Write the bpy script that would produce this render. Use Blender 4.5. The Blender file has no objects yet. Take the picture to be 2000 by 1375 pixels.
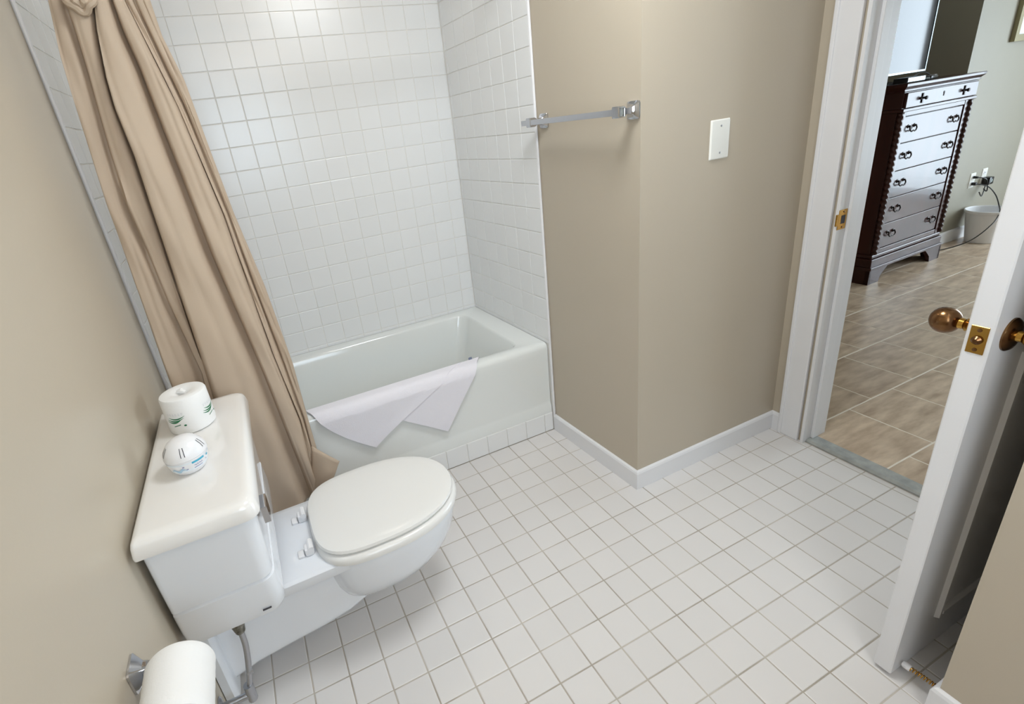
import bpy, bmesh, math, random
from mathutils import Vector, Matrix, Euler
random.seed(7)
PI = math.pi
C = bpy.context.scene.collection
scene = bpy.context.scene

# ------------------------------------------------------------------ camera
CAM_POS = Vector((-0.5718, -1.8646, 1.4551))
RIGHT = Vector((0.904661, -0.406691, -0.127245))
DOWN = Vector((-0.266718, -0.307516, -0.913398))
FWD = Vector((0.332341, 0.860254, -0.386670))
FPX, CX, CY, IW, IH = 988.31, 899.30, 662.95, 2000.0, 1375.0
cd = bpy.data.cameras.new('camera')
cam = bpy.data.objects.new('camera', cd)
C.objects.link(cam)
m = Matrix.Identity(4)
for r in range(3):
    m[r][0], m[r][1], m[r][2], m[r][3] = RIGHT[r], -DOWN[r], -FWD[r], CAM_POS[r]
cam.matrix_world = m
cd.sensor_fit = 'HORIZONTAL'
cd.sensor_width = 36.0
cd.lens = FPX * 36.0 / IW
cd.shift_x = (IW / 2 - CX) / IW
cd.shift_y = (CY - IH / 2) / IW
cd.clip_start = 0.02
scene.camera = cam

# ------------------------------------------------------------------ world, lights, exposure
scene.view_settings.view_transform = 'Standard'
scene.view_settings.look = 'None'
scene.view_settings.gamma = 1.0
scene.view_settings.use_curve_mapping = False
scene.view_settings.exposure = 0.32

world = bpy.data.worlds.new('world')
scene.world = world
world.use_nodes = True
bg = world.node_tree.nodes['Background']
bg.inputs[0].default_value = (0.70, 0.86, 1.0, 1)
bg.inputs[1].default_value = 2.4

def area_light(name, loc, direction, sx, sy, power, color):
    ld = bpy.data.lights.new(name, 'AREA')
    ld.shape = 'RECTANGLE'
    ld.size, ld.size_y = sx, sy
    ld.energy = power
    ld.color = color
    o = bpy.data.objects.new(name, ld)
    C.objects.link(o)
    o.location = loc
    o.rotation_euler = Vector(direction).to_track_quat('-Z', 'Y').to_euler()
    return o
# daylight through the bedroom's glass door, and through the bathroom window behind the camera
area_light('bedroom_daylight', (6.62, -1.83, 1.12), (-1, 0.0, -0.03), 2.70, 2.0, 112, (0.78, 0.90, 1.0))
area_light('bathroom_daylight', (-0.30, -2.72, 1.68), (0.42, 1, -0.02), 1.0, 1.0, 13.0, (0.76, 0.88, 1.0))

# ------------------------------------------------------------------ materials
def lin(c):
    return tuple(((v / 255) / 12.92 if v / 255 <= 0.04045 else ((v / 255 + 0.055) / 1.055) ** 2.4) for v in c)
MATS = {}
def mat(name, rgb, rough=0.5, metal=0.0, spec=0.5, var=0.0, vscale=8.0, bump=0.0, bscale=60.0, coat=0.0, sub=0.0, per_obj=0.0, rgb2=None, stretch=None):
    if name in MATS:
        return MATS[name]
    M = bpy.data.materials.new(name)
    M.use_nodes = True
    nt = M.node_tree
    b = nt.nodes['Principled BSDF']
    col = (*lin(rgb), 1)
    b.inputs['Base Color'].default_value = col
    b.inputs['Roughness'].default_value = rough
    b.inputs['Metallic'].default_value = metal
    b.inputs['Specular IOR Level'].default_value = spec
    b.inputs['Coat Weight'].default_value = coat
    tc = nt.nodes.new('ShaderNodeTexCoord')
    vec = tc.outputs['Object']
    if stretch:
        mp = nt.nodes.new('ShaderNodeMapping')
        mp.inputs['Scale'].default_value = stretch
        nt.links.new(vec, mp.inputs['Vector'])
        vec = mp.outputs['Vector']
    if per_obj:
        oi = nt.nodes.new('ShaderNodeObjectInfo')
        ad = nt.nodes.new('ShaderNodeVectorMath'); ad.operation = 'MULTIPLY_ADD'
        ad.inputs[1].default_value = (17.3, 11.7, 5.1)
        nt.links.new(oi.outputs['Random'], ad.inputs[0])
        nt.links.new(vec, ad.inputs[2])
        vec = ad.outputs[0]
    last = None
    if var or rgb2:
        n = nt.nodes.new('ShaderNodeTexNoise')
        n.inputs['Scale'].default_value = vscale
        n.inputs['Detail'].default_value = 5
        nt.links.new(vec, n.inputs['Vector'])
        rp = nt.nodes.new('ShaderNodeValToRGB')
        rp.color_ramp.elements[0].position = 0.3
        rp.color_ramp.elements[1].position = 0.7
        if rgb2:
            c2 = lin(rgb2)
            rp.color_ramp.elements[0].color = (*c2, 1)
            rp.color_ramp.elements[1].color = col
        else:
            rp.color_ramp.elements[0].color = tuple(v * (1 - var) for v in col[:3]) + (1,)
            rp.color_ramp.elements[1].color = tuple(min(1, v * (1 + var)) for v in col[:3]) + (1,)
        nt.links.new(n.outputs['Fac'], rp.inputs['Fac'])
        last = rp.outputs['Color']
    if per_obj:
        oi2 = nt.nodes.new('ShaderNodeObjectInfo')
        mr = nt.nodes.new('ShaderNodeMapRange')
        mr.inputs['To Min'].default_value = 1 - per_obj
        mr.inputs['To Max'].default_value = 1 + per_obj
        nt.links.new(oi2.outputs['Random'], mr.inputs['Value'])
        hs = nt.nodes.new('ShaderNodeHueSaturation')
        if last is not None:
            nt.links.new(last, hs.inputs['Color'])
        else:
            hs.inputs['Color'].default_value = col
        nt.links.new(mr.outputs['Result'], hs.inputs['Value'])
        last = hs.outputs['Color']
    if last is not None:
        nt.links.new(last, b.inputs['Base Color'])
    if bump:
        n2 = nt.nodes.new('ShaderNodeTexNoise')
        n2.inputs['Scale'].default_value = bscale
        n2.inputs['Detail'].default_value = 3
        nt.links.new(tc.outputs['Object'], n2.inputs['Vector'])
        bp = nt.nodes.new('ShaderNodeBump')
        bp.inputs['Strength'].default_value = bump
        bp.inputs['Distance'].default_value = 0.002
        nt.links.new(n2.outputs['Fac'], bp.inputs['Height'])
        nt.links.new(bp.outputs['Normal'], b.inputs['Normal'])
    MATS[name] = M
    return M
def emat(name, rgb, strength):
    M = bpy.data.materials.new(name)
    M.use_nodes = True
    b = M.node_tree.nodes['Principled BSDF']
    b.inputs['Base Color'].default_value = (*lin(rgb), 1)
    b.inputs['Emission Color'].default_value = (*lin(rgb), 1)
    b.inputs['Emission Strength'].default_value = strength
    MATS[name] = M
    return M

BEIGE = mat('beige_paint', (191, 180, 162), rough=0.32, spec=0.4, var=0.015, vscale=1.5, bump=0.05, bscale=220)
WHITE_TRIM = mat('white_trim_paint', (232, 232, 234), rough=0.3, var=0.01)
WALL_TILE = mat('white_glazed_tile', (236, 237, 237), rough=0.24, per_obj=0.012)
GROUT = mat('wall_grout', (234, 232, 226), rough=0.9, var=0.03, vscale=9)
FLOOR_TILE = mat('white_floor_tile', (221, 218, 216), rough=0.33, per_obj=0.02)
FLOOR_GROUT = mat('floor_grout', (202, 195, 185), rough=0.95, rgb2=(164, 156, 144), vscale=7)
CEIL = mat('ceiling_paint', (236, 234, 228), rough=0.8)
PORCELAIN = mat('white_porcelain', (231, 234, 239), rough=0.1, coat=0.4)
PORCELAIN_WARM = mat('warm_white_porcelain', (237, 235, 232), rough=0.12, coat=0.4)
SEAT_PLASTIC = mat('white_seat_plastic', (229, 228, 225), rough=0.22)
TUB_ENAMEL = mat('tub_enamel', (230, 233, 231), rough=0.12, coat=0.3)
CHROME = mat('chrome', (200, 202, 208), rough=0.08, metal=1.0)
BRASS = mat('aged_brass', (190, 148, 74), rough=0.2, metal=1.0)
BRONZE = mat('worn_bronze_brass', (142, 108, 72), rough=0.22, metal=1.0, rgb2=(108, 76, 52), vscale=30)
CURTAIN = mat('tan_curtain_fabric', (194, 175, 154), rough=0.7, var=0.02, vscale=4, bump=0.08, bscale=500)
TOWEL = mat('white_terry', (238, 236, 243), rough=0.95, bump=0.6, bscale=420)
PAPER = mat('white_tissue_paper', (240, 240, 239), rough=0.9, bump=0.25, bscale=150)
GREEN = mat('green_print', (40, 120, 78), rough=0.6)
FAINT = mat('faint_grey_print', (206, 208, 214), rough=0.7)
BLUE = mat('blue_print', (70, 175, 205), rough=0.5)
PALEBLUE = mat('pale_blue_print', (176, 208, 228), rough=0.5)
LILAC = mat('lilac_print', (150, 150, 190), rough=0.5)
DARKSLOT = mat('dark_slot', (70, 68, 74), rough=0.8)
WHITE_PLASTIC = mat('white_plastic', (236, 236, 238), rough=0.3)
PLATE = mat('ivory_plate', (238, 238, 232), rough=0.3)
BRAID = mat('braided_steel', (150, 148, 140), rough=0.35, metal=0.8, rgb2=(80, 78, 66), vscale=120)
GALV = mat('dull_steel', (178, 180, 186), rough=0.3, metal=0.9)
MARBLE = mat('grey_marble', (176, 178, 174), rough=0.25, rgb2=(146, 150, 148), vscale=22)
TRAV = mat('travertine_tile', (212, 192, 168), rough=0.3, rgb2=(166, 144, 121), vscale=9, per_obj=0.06, stretch=(0.8, 2.8, 1.0))
TRAV_GROUT = mat('travertine_grout', (232, 224, 210), rough=0.9)
WOOD = mat('dark_cherry_wood', (66, 28, 21), rough=0.3, spec=0.28, rgb2=(42, 16, 12), vscale=6, stretch=(1.0, 1.0, 0.12), coat=0.22)
WOOD_SEAM = mat('dark_wood_seam', (24, 10, 9), rough=0.5)
PULL = mat('dark_bronze_pull', (48, 42, 40), rough=0.35, metal=0.8)
BLACK = mat('black_plastic', (18, 18, 20), rough=0.3)
SCREEN = mat('glossy_screen', (12, 14, 18), rough=0.05, spec=0.2)
BEZEL = mat('silver_bezel', (150, 165, 175), rough=0.2, metal=0.8)
GILT = mat('champagne_frame', (150, 142, 112), rough=0.35, metal=0.4)
PRINTPAPER = mat('art_paper', (240, 241, 244), rough=0.6)
BED_WALL = mat('bedroom_paint', (152, 148, 134), rough=0.5, var=0.01)

# ------------------------------------------------------------------ mesh helpers
def obj(name, bm, material, parent=None, smooth=True, angle=0.6):
    me = bpy.data.meshes.new(name)
    bmesh.ops.recalc_face_normals(bm, faces=bm.faces[:])
    bm.to_mesh(me)
    bm.free()
    if smooth:
        for p in me.polygons:
            p.use_smooth = True
        try:
            me.set_sharp_from_angle(angle=angle)
        except Exception:
            pass
    me.materials.append(material)
    o = bpy.data.objects.new(name, me)
    C.objects.link(o)
    if parent is not None:
        o.parent = parent
    return o
def thing(name, label, cat, loc=(0, 0, 0), rotz=0.0, group=None):
    o = bpy.data.objects.new(name, None)
    C.objects.link(o)
    o.location = loc
    o.rotation_euler = (0, 0, rotz)
    o.empty_display_size = 0.05
    o['label'] = label
    o['category'] = cat
    if group:
        o['group'] = group
    return o
def tag(o, label, cat, group=None):
    o['label'] = label
    o['category'] = cat
    if group:
        o['group'] = group
    return o
def struct(o, label=None, cat=None):
    o['kind'] = 'structure'
    if label:
        o['label'] = label
        o['category'] = cat
    return o
def B():
    return bmesh.new()
def box(bm, x0, x1, y0, y1, z0, z1, bev=0.0, seg=2, mtx=None):
    v = [bm.verts.new((x, y, z)) for x in (x0, x1) for y in (y0, y1) for z in (z0, z1)]
    fs = [(0, 1, 3, 2), (4, 6, 7, 5), (0, 4, 5, 1), (2, 3, 7, 6), (0, 2, 6, 4), (1, 5, 7, 3)]
    faces = [bm.faces.new([v[i] for i in f]) for f in fs]
    geom = v
    if bev > 0:
        ed = list({e for f in faces for e in f.edges})
        r = bmesh.ops.bevel(bm, geom=ed, offset=bev, segments=seg, profile=0.5, affect='EDGES')
        geom = list({w for f in r['faces'] for w in f.verts} | {w for f in faces if f.is_valid for w in f.verts})
    if mtx is not None:
        bmesh.ops.transform(bm, matrix=mtx, verts=[w for w in geom if w.is_valid])
    return bm
def prism(bm, pts, z0, z1, axis='z'):
    """pts: 2D outline; extruded along axis"""
    def mk(a, b, h):
        return {'z': (a, b, h), 'y': (a, h, b), 'x': (h, a, b)}[axis]
    lo = [bm.verts.new(mk(a, b, z0)) for a, b in pts]
    hi = [bm.verts.new(mk(a, b, z1)) for a, b in pts]
    n = len(pts)
    bm.faces.new(lo)
    bm.faces.new(hi)
    for i in range(n):
        bm.faces.new([lo[i], lo[(i + 1) % n], hi[(i + 1) % n], hi[i]])
    return bm
def loft(bm, rings, cap0=True, cap1=True, closed=True):
    vs = [[bm.verts.new(p) for p in r] for r in rings]
    n = len(vs[0])
    rng = n if closed else n - 1
    for a, b in zip(vs[:-1], vs[1:]):
        for i in range(rng):
            bm.faces.new([a[i], a[(i + 1) % n], b[(i + 1) % n], b[i]])
    if cap0:
        bm.faces.new(vs[0])
    if cap1:
        bm.faces.new(vs[-1])
    return bm
def lathe(bm, prof, seg=32, mtx=None, cap=True):
    """prof: (r, h) pairs about z"""
    rings = [[(r * math.cos(2 * PI * k / seg), r * math.sin(2 * PI * k / seg), h) for k in range(seg)] for r, h in prof]
    if mtx is not None:
        rings = [[tuple(mtx @ Vector(p)) for p in r] for r in rings]
    return loft(bm, rings, cap, cap)
def tube(bm, pts, r, seg=10):
    pts = [Vector(p) for p in pts]
    rings = []
    rad = r if isinstance(r, (list, tuple)) else [r] * len(pts)
    up = None
    for i, p in enumerate(pts):
        d = (pts[min(i + 1, len(pts) - 1)] - pts[max(i - 1, 0)]).normalized()
        if up is None:
            up = Vector((0, 0, 1)) if abs(d.z) < 0.9 else Vector((1, 0, 0))
        a = d.cross(up).normalized()
        b = a.cross(d).normalized()
        up = b
        rings.append([tuple(p + rad[i] * (math.cos(2 * PI * k / seg) * a + math.sin(2 * PI * k / seg) * b)) for k in range(seg)])
    return loft(bm, rings)
def smooth_path(pts, n=8):
    P = [Vector(p) for p in pts]
    out = []
    for i in range(len(P) - 1):
        p0, p1, p2, p3 = P[max(i - 1, 0)], P[i], P[i + 1], P[min(i + 2, len(P) - 1)]
        for k in range(n):
            t = k / n
            out.append(0.5 * ((2 * p1) + (-p0 + p2) * t + (2 * p0 - 5 * p1 + 4 * p2 - p3) * t * t + (-p0 + 3 * p1 - 3 * p2 + p3) * t ** 3))
    out.append(P[-1])
    return out
def rrect(x0, x1, y0, y1, r, n=6):
    """rounded rectangle outline, r may be (r00, r10, r11, r01) starting at x0,y0 ccw"""
    rr = r if isinstance(r, (tuple, list)) else (r,) * 4
    out = []
    for (cx, cy, a0, q) in ((x0 + rr[0], y0 + rr[0], PI, rr[0]), (x1 - rr[1], y0 + rr[1], 1.5 * PI, rr[1]), (x1 - rr[2], y1 - rr[2], 0, rr[2]), (x0 + rr[3], y1 - rr[3], 0.5 * PI, rr[3])):
        for k in range(n + 1):
            a = a0 + k / n * PI / 2
            out.append((cx + q * math.cos(a), cy + q * math.sin(a)))
    return out
def interp(tab, x):
    if x <= tab[0][0]:
        return tab[0][1]
    for (a, va), (b, vb) in zip(tab[:-1], tab[1:]):
        if x <= b:
            return va + (vb - va) * (x - a) / (b - a)
    return tab[-1][1]
def copy_tree(o, parent=None):
    c = o.copy()
    C.objects.link(c)
    c.parent = parent
    for ch in list(o.children):
        copy_tree(ch, c)
    return c

# shared tile mesh: unit square in x,y, thickness along z (0..t), pillowed edge
def tile_mesh(name, w, h, t, material, e=0.0016):
    bm = B()
    rings = []
    for ins, z in ((0, -0.004), (0, t - e), (e * 0.4, t - e * 0.35), (e * 1.5, t)):
        rings.append([(-w / 2 + ins, -h / 2 + ins, z), (w / 2 - ins, -h / 2 + ins, z), (w / 2 - ins, h / 2 - ins, z), (-w / 2 + ins, h / 2 - ins, z)])
    loft(bm, rings, cap0=False, cap1=True)
    me = bpy.data.meshes.new(name)
    bmesh.ops.recalc_face_normals(bm, faces=bm.faces[:])
    bm.to_mesh(me)
    bm.free()
    for p in me.polygons:
        p.use_smooth = False
    me.materials.append(material)
    return me
_tiles = {}
def tile(parent, frame, u, v, w, h, t, material, name='tile', jit=0.002):
    """frame: Matrix whose local x,y span the surface and z is outward"""
    key = (name, round(w, 4), round(h, 4), material.name)
    if key not in _tiles:
        _tiles[key] = tile_mesh(name, w, h, t, material)
    o = bpy.data.objects.new(name, _tiles[key])
    C.objects.link(o)
    o.parent = parent
    o.matrix_local = frame @ Matrix.Translation((u, v, 0)) @ Euler((random.uniform(-jit, jit), random.uniform(-jit, jit), 0)).to_matrix().to_4x4()
    return o
def tile_stuff(parent, frame, rects, t, material, name='tile_field'):
    bm = B()
    for (u, v, w, h) in rects:
        box(bm, u - w / 2, u + w / 2, v - h / 2, v + h / 2, -0.003, t)
    bmesh.ops.transform(bm, matrix=frame, verts=bm.verts[:])
    o = obj(name, bm, material, parent, smooth=False)
    o['kind'] = 'stuff'
    return o
def frame_of(origin, ux, uy):
    ux, uy = Vector(ux).normalized(), Vector(uy).normalized()
    uz = ux.cross(uy)
    M = Matrix.Identity(4)
    for r in range(3):
        M[r][0], M[r][1], M[r][2], M[r][3] = ux[r], uy[r], uz[r], origin[r]
    return M
def in_view(p, pad=25):
    d = Vector(p) - CAM_POS
    z = d.dot(FWD)
    if z < 0.05:
        return False
    u = CX + FPX * d.dot(RIGHT) / z
    v = CY + FPX * d.dot(DOWN) / z
    return -pad < u < IW + pad and -pad < v < IH + pad
def lay_tiles(parent, frame, ulist, vlist, gap, t, material, hidden=None, name='tile'):
    """ulist / vlist: joint positions; every cell is a tile; cells out of the photo join one field"""
    rest = []
    for a, b in zip(ulist[:-1], ulist[1:]):
        for c_, d_ in zip(vlist[:-1], vlist[1:]):
            w, h = b - a - gap, d_ - c_ - gap
            if w < 0.004 or h < 0.004:
                continue
            u, v = (a + b) / 2, (c_ + d_) / 2
            ctr = frame @ Vector((u, v, 0))
            if in_view(ctr) and not (hidden and hidden(ctr)):
                tile(parent, frame, u, v, w, h, t, material, name)
            else:
                rest.append((u, v, w, h))
    if rest:
        tile_stuff(parent, frame, rest, t, material)
def joints(lo, hi, start, pitch):
    n0 = math.ceil((lo - start) / pitch - 1e-6)
    out = [lo]
    k = n0
    while start + k * pitch < hi - 1e-6:
        if start + k * pitch > lo + 1e-6:
            out.append(start + k * pitch)
        k += 1
    out.append(hi)
    return out

# ================================================================== THE SETTING
H = 2.44
XL = -0.957                 # painted face of the left wall
XTL = -0.945                # tile face left of the tub
YB = 0.718                  # tile face behind the tub
def xr(y, off=0.0):         # tub end wall / chase face (very slightly out of square)
    return 0.605 - 0.045 * (y + 0.567) + off
YC = -0.555                 # chase face towards the camera
XD = 1.40                   # doorway wall, bathroom side
XD2 = 1.52
FP = 0.106                  # floor tile pitch
WP = 0.1003                 # wall tile pitch
Z0 = 1.9934
RIM = 0.471

# bathroom floor
bm = B()
box(bm, XL - 0.1, 1.43, -2.8, YB + 0.1, -0.06, -0.0013)
floor = struct(obj('floor', bm, FLOOR_GROUT, smooth=False), 'white square tiles with grey grout on the bathroom floor', 'floor')
FF = frame_of((0, 0, -0.0075), (1, 0, 0), (0, 1, 0))
ul = joints(XL, 1.405, 0.0, FP)
vl = joints(-2.75, -0.004, 0.0, FP)
lay_tiles(floor, FF, ul, vl, 0.0036, 0.0075, FLOOR_TILE, hidden=lambda p: p.y < -1.62 or (p.x > 0.63 and p.y < -1.55))

# back wall with tiles
bm = B()
box(bm, XTL - 0.1, 0.75, YB + 0.0022, YB + 0.12, 0.0, H)
wall_back = struct(obj('wall_back', bm, GROUT, smooth=False), 'tall wall of small white glazed tiles behind the bathtub', 'wall')
FB = frame_of((0, YB + 0.006, 0), (1, 0, 0), (0, 0, 1))      # local z = x cross z = -y
zl = joints(RIM - 0.002, H, Z0, WP)
lay_tiles(wall_back, FB, joints(XTL, xr(YB), -0.527, 0.09996), zl, 0.0026, 0.006, WALL_TILE, hidden=lambda p: p.x < -0.62 or p.z > 2.02)

# tub end wall + chase block
bm = B()
prism(bm, [(xr(0.83, 0.012), 0.83), (xr(YC, 0.012), YC), (XD2, YC), (XD2, 0.83)], 0, H)
wall_chase = struct(obj('wall_chase', bm, BEIGE, smooth=False), 'beige painted wall corner carrying the towel bar', 'wall')
ang_u = Vector((0.045, -1, 0)).normalized()                   # along the end wall, towards the camera
bm = B()
ye = -0.008
prism(bm, [(xr(YB + 0.02, 0.0022), YB + 0.02), (xr(ye, 0.0022), ye), (xr(ye, 0.014), ye), (xr(YB + 0.02, 0.014), YB + 0.02)], 0.0, H)
wall_right = struct(obj('wall_right', bm, GROUT, smooth=False), 'white tiled end wall on the right of the bathtub', 'wall')
LEN = (YB - ye) / abs(ang_u.y)
FR = frame_of((xr(YB, 0.006), YB, 0), ang_u, (0, 0, 1))
lay_tiles(wall_right, FR, joints(0.0, LEN, LEN, WP), zl, 0.0024, 0.006, WALL_TILE, hidden=lambda p: p.z > 2.02)
bm = B()                                                       # rounded edge strip of the tiling
tube(bm, [(xr(ye, 0.006), ye - 0.001, 0.0), (xr(ye, 0.006), ye - 0.001, H)], 0.006, 10)
obj('edge_strip', bm, WHITE_TRIM, wall_right)

# left wall: painted part, tiled part
bm = B()
box(bm, XL - 0.12, XL, -2.8, YB + 0.1, 0, H)
wall_left = struct(obj('wall_left', bm, BEIGE, smooth=False), 'beige painted wall behind the toilet tank', 'wall')
bm = B()
box(bm, XL - 0.001, XTL - 0.0022, 0.0, YB + 0.02, 0, H)
wall_tub_left = struct(obj('wall_tub_left', bm, GROUT, smooth=False), 'narrow strip of white tiled wall left of the shower curtain', 'wall')
FL = frame_of((XTL - 0.006, 0, 0), (0, 1, 0), (0, 0, 1))       # y cross z = +x
lay_tiles(wall_tub_left, FL, joints(0.0, YB, 0.0, WP), zl, 0.0026, 0.006, WALL_TILE, hidden=lambda p: p.y > 0.35)
bm = B()
tube(bm, [(XTL - 0.006, 0.0, 0.0), (XTL - 0.006, 0.0, H)], 0.0052, 10)
obj('edge_strip', bm, WHITE_TRIM, wall_tub_left)

# doorway wall, near wall, rear wall, ceiling
OY0, OY1, OZ = -0.700, -1.468, 2.045                            # opening
bm = B()
box(bm, XD, XD2, OY0, YC + 0.01, 0, H)
box(bm, XD, XD2, -2.8, OY1, 0, H)
box(bm, XD, XD2, OY1, OY0, OZ, H)
wall_door = struct(obj('wall_doorway', bm, BEIGE, smooth=False), 'beige wall around the bathroom doorway', 'wall')
NX, NY = 0.640, -1.548
bm = B()
box(bm, NX, XD, -2.8, NY, 0, H)
wall_near = struct(obj('wall_near', bm, BEIGE, smooth=False), 'beige wall corner in the near right foreground', 'wall')
bm = B()
WX0, WX1, WZ0, WZ1 = -0.84, 0.24, 1.15, 2.20
box(bm, XL - 0.12, WX0, -2.80, -2.68, 0, H)
box(bm, WX1, NX + 0.1, -2.80, -2.68, 0, H)
box(bm, WX0, WX1, -2.80, -2.68, 0, WZ0)
box(bm, WX0, WX1, -2.80, -2.68, WZ1, H)
struct(obj('wall_rear', bm, BEIGE, smooth=False), 'beige wall with a window behind the camera', 'wall')
w1 = B()
for (a, b, c_, d_) in ((WX0, WX1, WZ0, WZ0 + 0.05), (WX0, WX1, WZ1 - 0.05, WZ1), (WX0, WX0 + 0.05, WZ0, WZ1), (WX1 - 0.05, WX1, WZ0, WZ1)):
    box(w1, a, b, -2.79, -2.75, c_, d_)
struct(obj('window_1', w1, WHITE_TRIM, smooth=False), 'white framed bathroom window behind the camera', 'window')
bm = B()
box(bm, XL - 0.12, XD2, -2.82, YB + 0.12, H, H + 0.1)
struct(obj('ceiling', bm, CEIL, smooth=False), 'white bathroom ceiling', 'ceiling')

# baseboards
def bb_prof(h=0.086, t=0.012):
    return [(0, 0), (t, 0), (t, h - 0.012), (t * 0.75, h - 0.004), (t * 0.3, h), (0, h)]
def baseboard(name, p0, p1, normal, ext0=0.0, ext1=0.0, h=0.086, t=0.012, label=None):
    p0, p1, n = Vector((*p0, 0)), Vector((*p1, 0)), Vector((*normal, 0)).normalized()
    d = (p1 - p0).normalized()
    bm = B()
    rings = []
    for p, s in ((p0, ext0), (p1, ext1)):
        rings.append([tuple(p + n * a + d * (s * a / t) + Vector((0, 0, z + 0.0005))) for a, z in bb_prof(h, t)])
    loft(bm, rings)
    return struct(obj(name, bm, WHITE_TRIM, smooth=False), label, 'baseboard')
nrm = Vector((-1, -0.045, 0)).normalized()
baseboard('baseboard_chase', (xr(-0.012, 0.012), -0.012), (xr(YC, 0.012), YC), (nrm.x, nrm.y), 0, 0.012, label='white baseboard below the towel bar wall')
baseboard('baseboard_front', (xr(YC, 0.012), YC), (XD, YC), (0, -1), -0.012, -0.012, label='white baseboard under the blank wall plate')
baseboard('baseboard_door', (XD, YC), (XD, -0.60), (-1, 0), 0.012, 0, label='short white baseboard between the corner and door casing')
baseboard('baseboard_near', (NX, -2.68), (NX, NY), (-1, 0), 0, 0.012, label='white baseboard wrapping the near right wall corner')
baseboard('baseboard_closet', (NX, NY), (XD, NY), (0, 1), -0.012, 0, label='white baseboard behind the open door')

# door frame (casing, jamb, stop, strike)
trim = struct(obj('trim_1', box(B(), XD - 0.016, XD, -0.688, -0.600, 0.0, OZ + 0.075, 0.004), WHITE_TRIM, angle=0.3), 'white door casing left of the doorway', 'door casing')
obj('back_band', box(B(), XD - 0.021, XD, -0.616, -0.600, 0.0, OZ + 0.075, 0.004), WHITE_TRIM, trim, angle=0.3)
bm = B()
box(bm, XD - 0.016, XD, OY1 - 0.10, -0.688, OZ - 0.01, OZ + 0.075, 0.004)
struct(obj('trim_2', bm, WHITE_TRIM, angle=0.3), 'white door casing above the doorway', 'door casing')
bm = B()
box(bm, XD - 0.016, XD, -1.545, OY1 - 0.004, 0.0, OZ - 0.011, 0.004)
struct(obj('trim_3', bm, WHITE_TRIM, angle=0.3), 'white door casing hidden behind the hinges', 'door casing')
bm = B()
box(bm, XD - 0.012, XD2 + 0.014, -0.712, -0.7005, 0.0, OZ - 0.001)
jamb = struct(obj('trim_4', bm, WHITE_TRIM, smooth=False), 'white door jamb with a brass strike plate', 'door jamb')
obj('door_stop_strip', box(B(), XD + 0.036, XD + 0.074, -0.724, -0.712, 0.012, OZ - 0.002, 0.002), WHITE_TRIM, jamb, angle=0.3)
bm = B()
box(bm, XD - 0.013, XD + 0.033, -0.7138, -0.712, 0.930, 1.002, 0.001)
sp = obj('strike_plate', bm, BRASS, jamb, angle=0.3)
sp['label'] = 'brass strike plate'
obj('latch_hole', box(B(), XD + 0.003, XD + 0.024, -0.7146, -0.7136, 0.951, 0.981), DARKSLOT, sp, smooth=False)
obj('strike_lip', box(B(), XD - 0.022, XD - 0.012, -0.7138, -0.7085, 0.945, 0.987, 0.001), BRASS, sp, angle=0.3)
for zz in (0.938, 0.994):
    bm = B()
    lathe(bm, [(0.0035, 0), (0.0035, 0.001), (0.001, 0.0016)], 10, Matrix.Translation((XD + 0.013, -0.7138, zz)) @ Matrix.Rotation(PI / 2, 4, 'X'))
    obj('screw', bm, BRONZE, sp)
bm = B()
box(bm, XD - 0.012, XD2 + 0.014, OY1 + 0.0005, OY1 + 0.008, 0.0, OZ - 0.001)
struct(obj('trim_5', bm, WHITE_TRIM, smooth=False), 'white door jamb on the hinge side', 'door jamb')
bm = B()
prism(bm, [(1.408, -0.006), (1.408, 0.004), (1.418, 0.011), (1.468, 0.011), (1.476, 0.006), (1.476, -0.006)], OY1 + 0.009, -0.7125, 'y')
struct(obj('trim_6', bm, MARBLE, smooth=False), 'grey marble threshold strip across the doorway', 'threshold')

# the open door
DX0, DX1, DY0, DY1 = 0.640, 1.392, -1.456, -1.416               # leaf
door = struct(obj('door_1', box(B(), DX0, DX1, DY0, DY1, 0.012, 2.035, 0.0025, 1), WHITE_TRIM, angle=0.3), 'white panelled door standing open on the right', 'door')
def panel_moulding(x0, x1, z0, z1, yf, sgn):
    w, t = 0.022, 0.009
    for kind in range(4):
        bm = B()
        if kind < 2:
            xa = x0 if kind == 0 else x1 - w
            prism(bm, [(xa, yf), (xa + w * 0.3, yf + sgn * t), (xa + w * 0.7, yf + sgn * t), (xa + w, yf)], z0, z1, 'z')
        else:
            za = z0 if kind == 2 else z1 - w
            prism(bm, [(yf, za), (yf + sgn * t, za + w * 0.3), (yf + sgn * t, za + w * 0.7), (yf, za + w)], x0 + w, x1 - w, 'x')
        obj('panel_moulding', bm, WHITE_TRIM, door, smooth=False)
for (z0, z1) in ((0.135, 0.895), (1.06, 1.90)):
    panel_moulding(DX0 + 0.142, DX1 - 0.142, z0, z1, DY0, -1)
    panel_moulding(DX0 + 0.142, DX1 - 0.142, z0, z1, DY1, 1)
bm = B()
box(bm, DX0 - 0.0016, DX0 + 0.001, (DY0 + DY1) / 2 - 0.0135, (DY0 + DY1) / 2 + 0.0135, 0.928, 0.984, 0.0006, 1)
lp = obj('latch_plate', bm, BRASS, door, angle=0.3)
lp['label'] = 'brass latch plate'
bm = B()
lathe(bm, [(0.0085, 0), (0.0085, 0.004), (0.004, 0.009)], 16, Matrix.Translation((DX0 - 0.001, (DY0 + DY1) / 2, 0.956)) @ Matrix.Rotation(-PI / 2, 4, 'Y'))
obj('latch_bolt', bm, BRONZE, lp)
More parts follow.
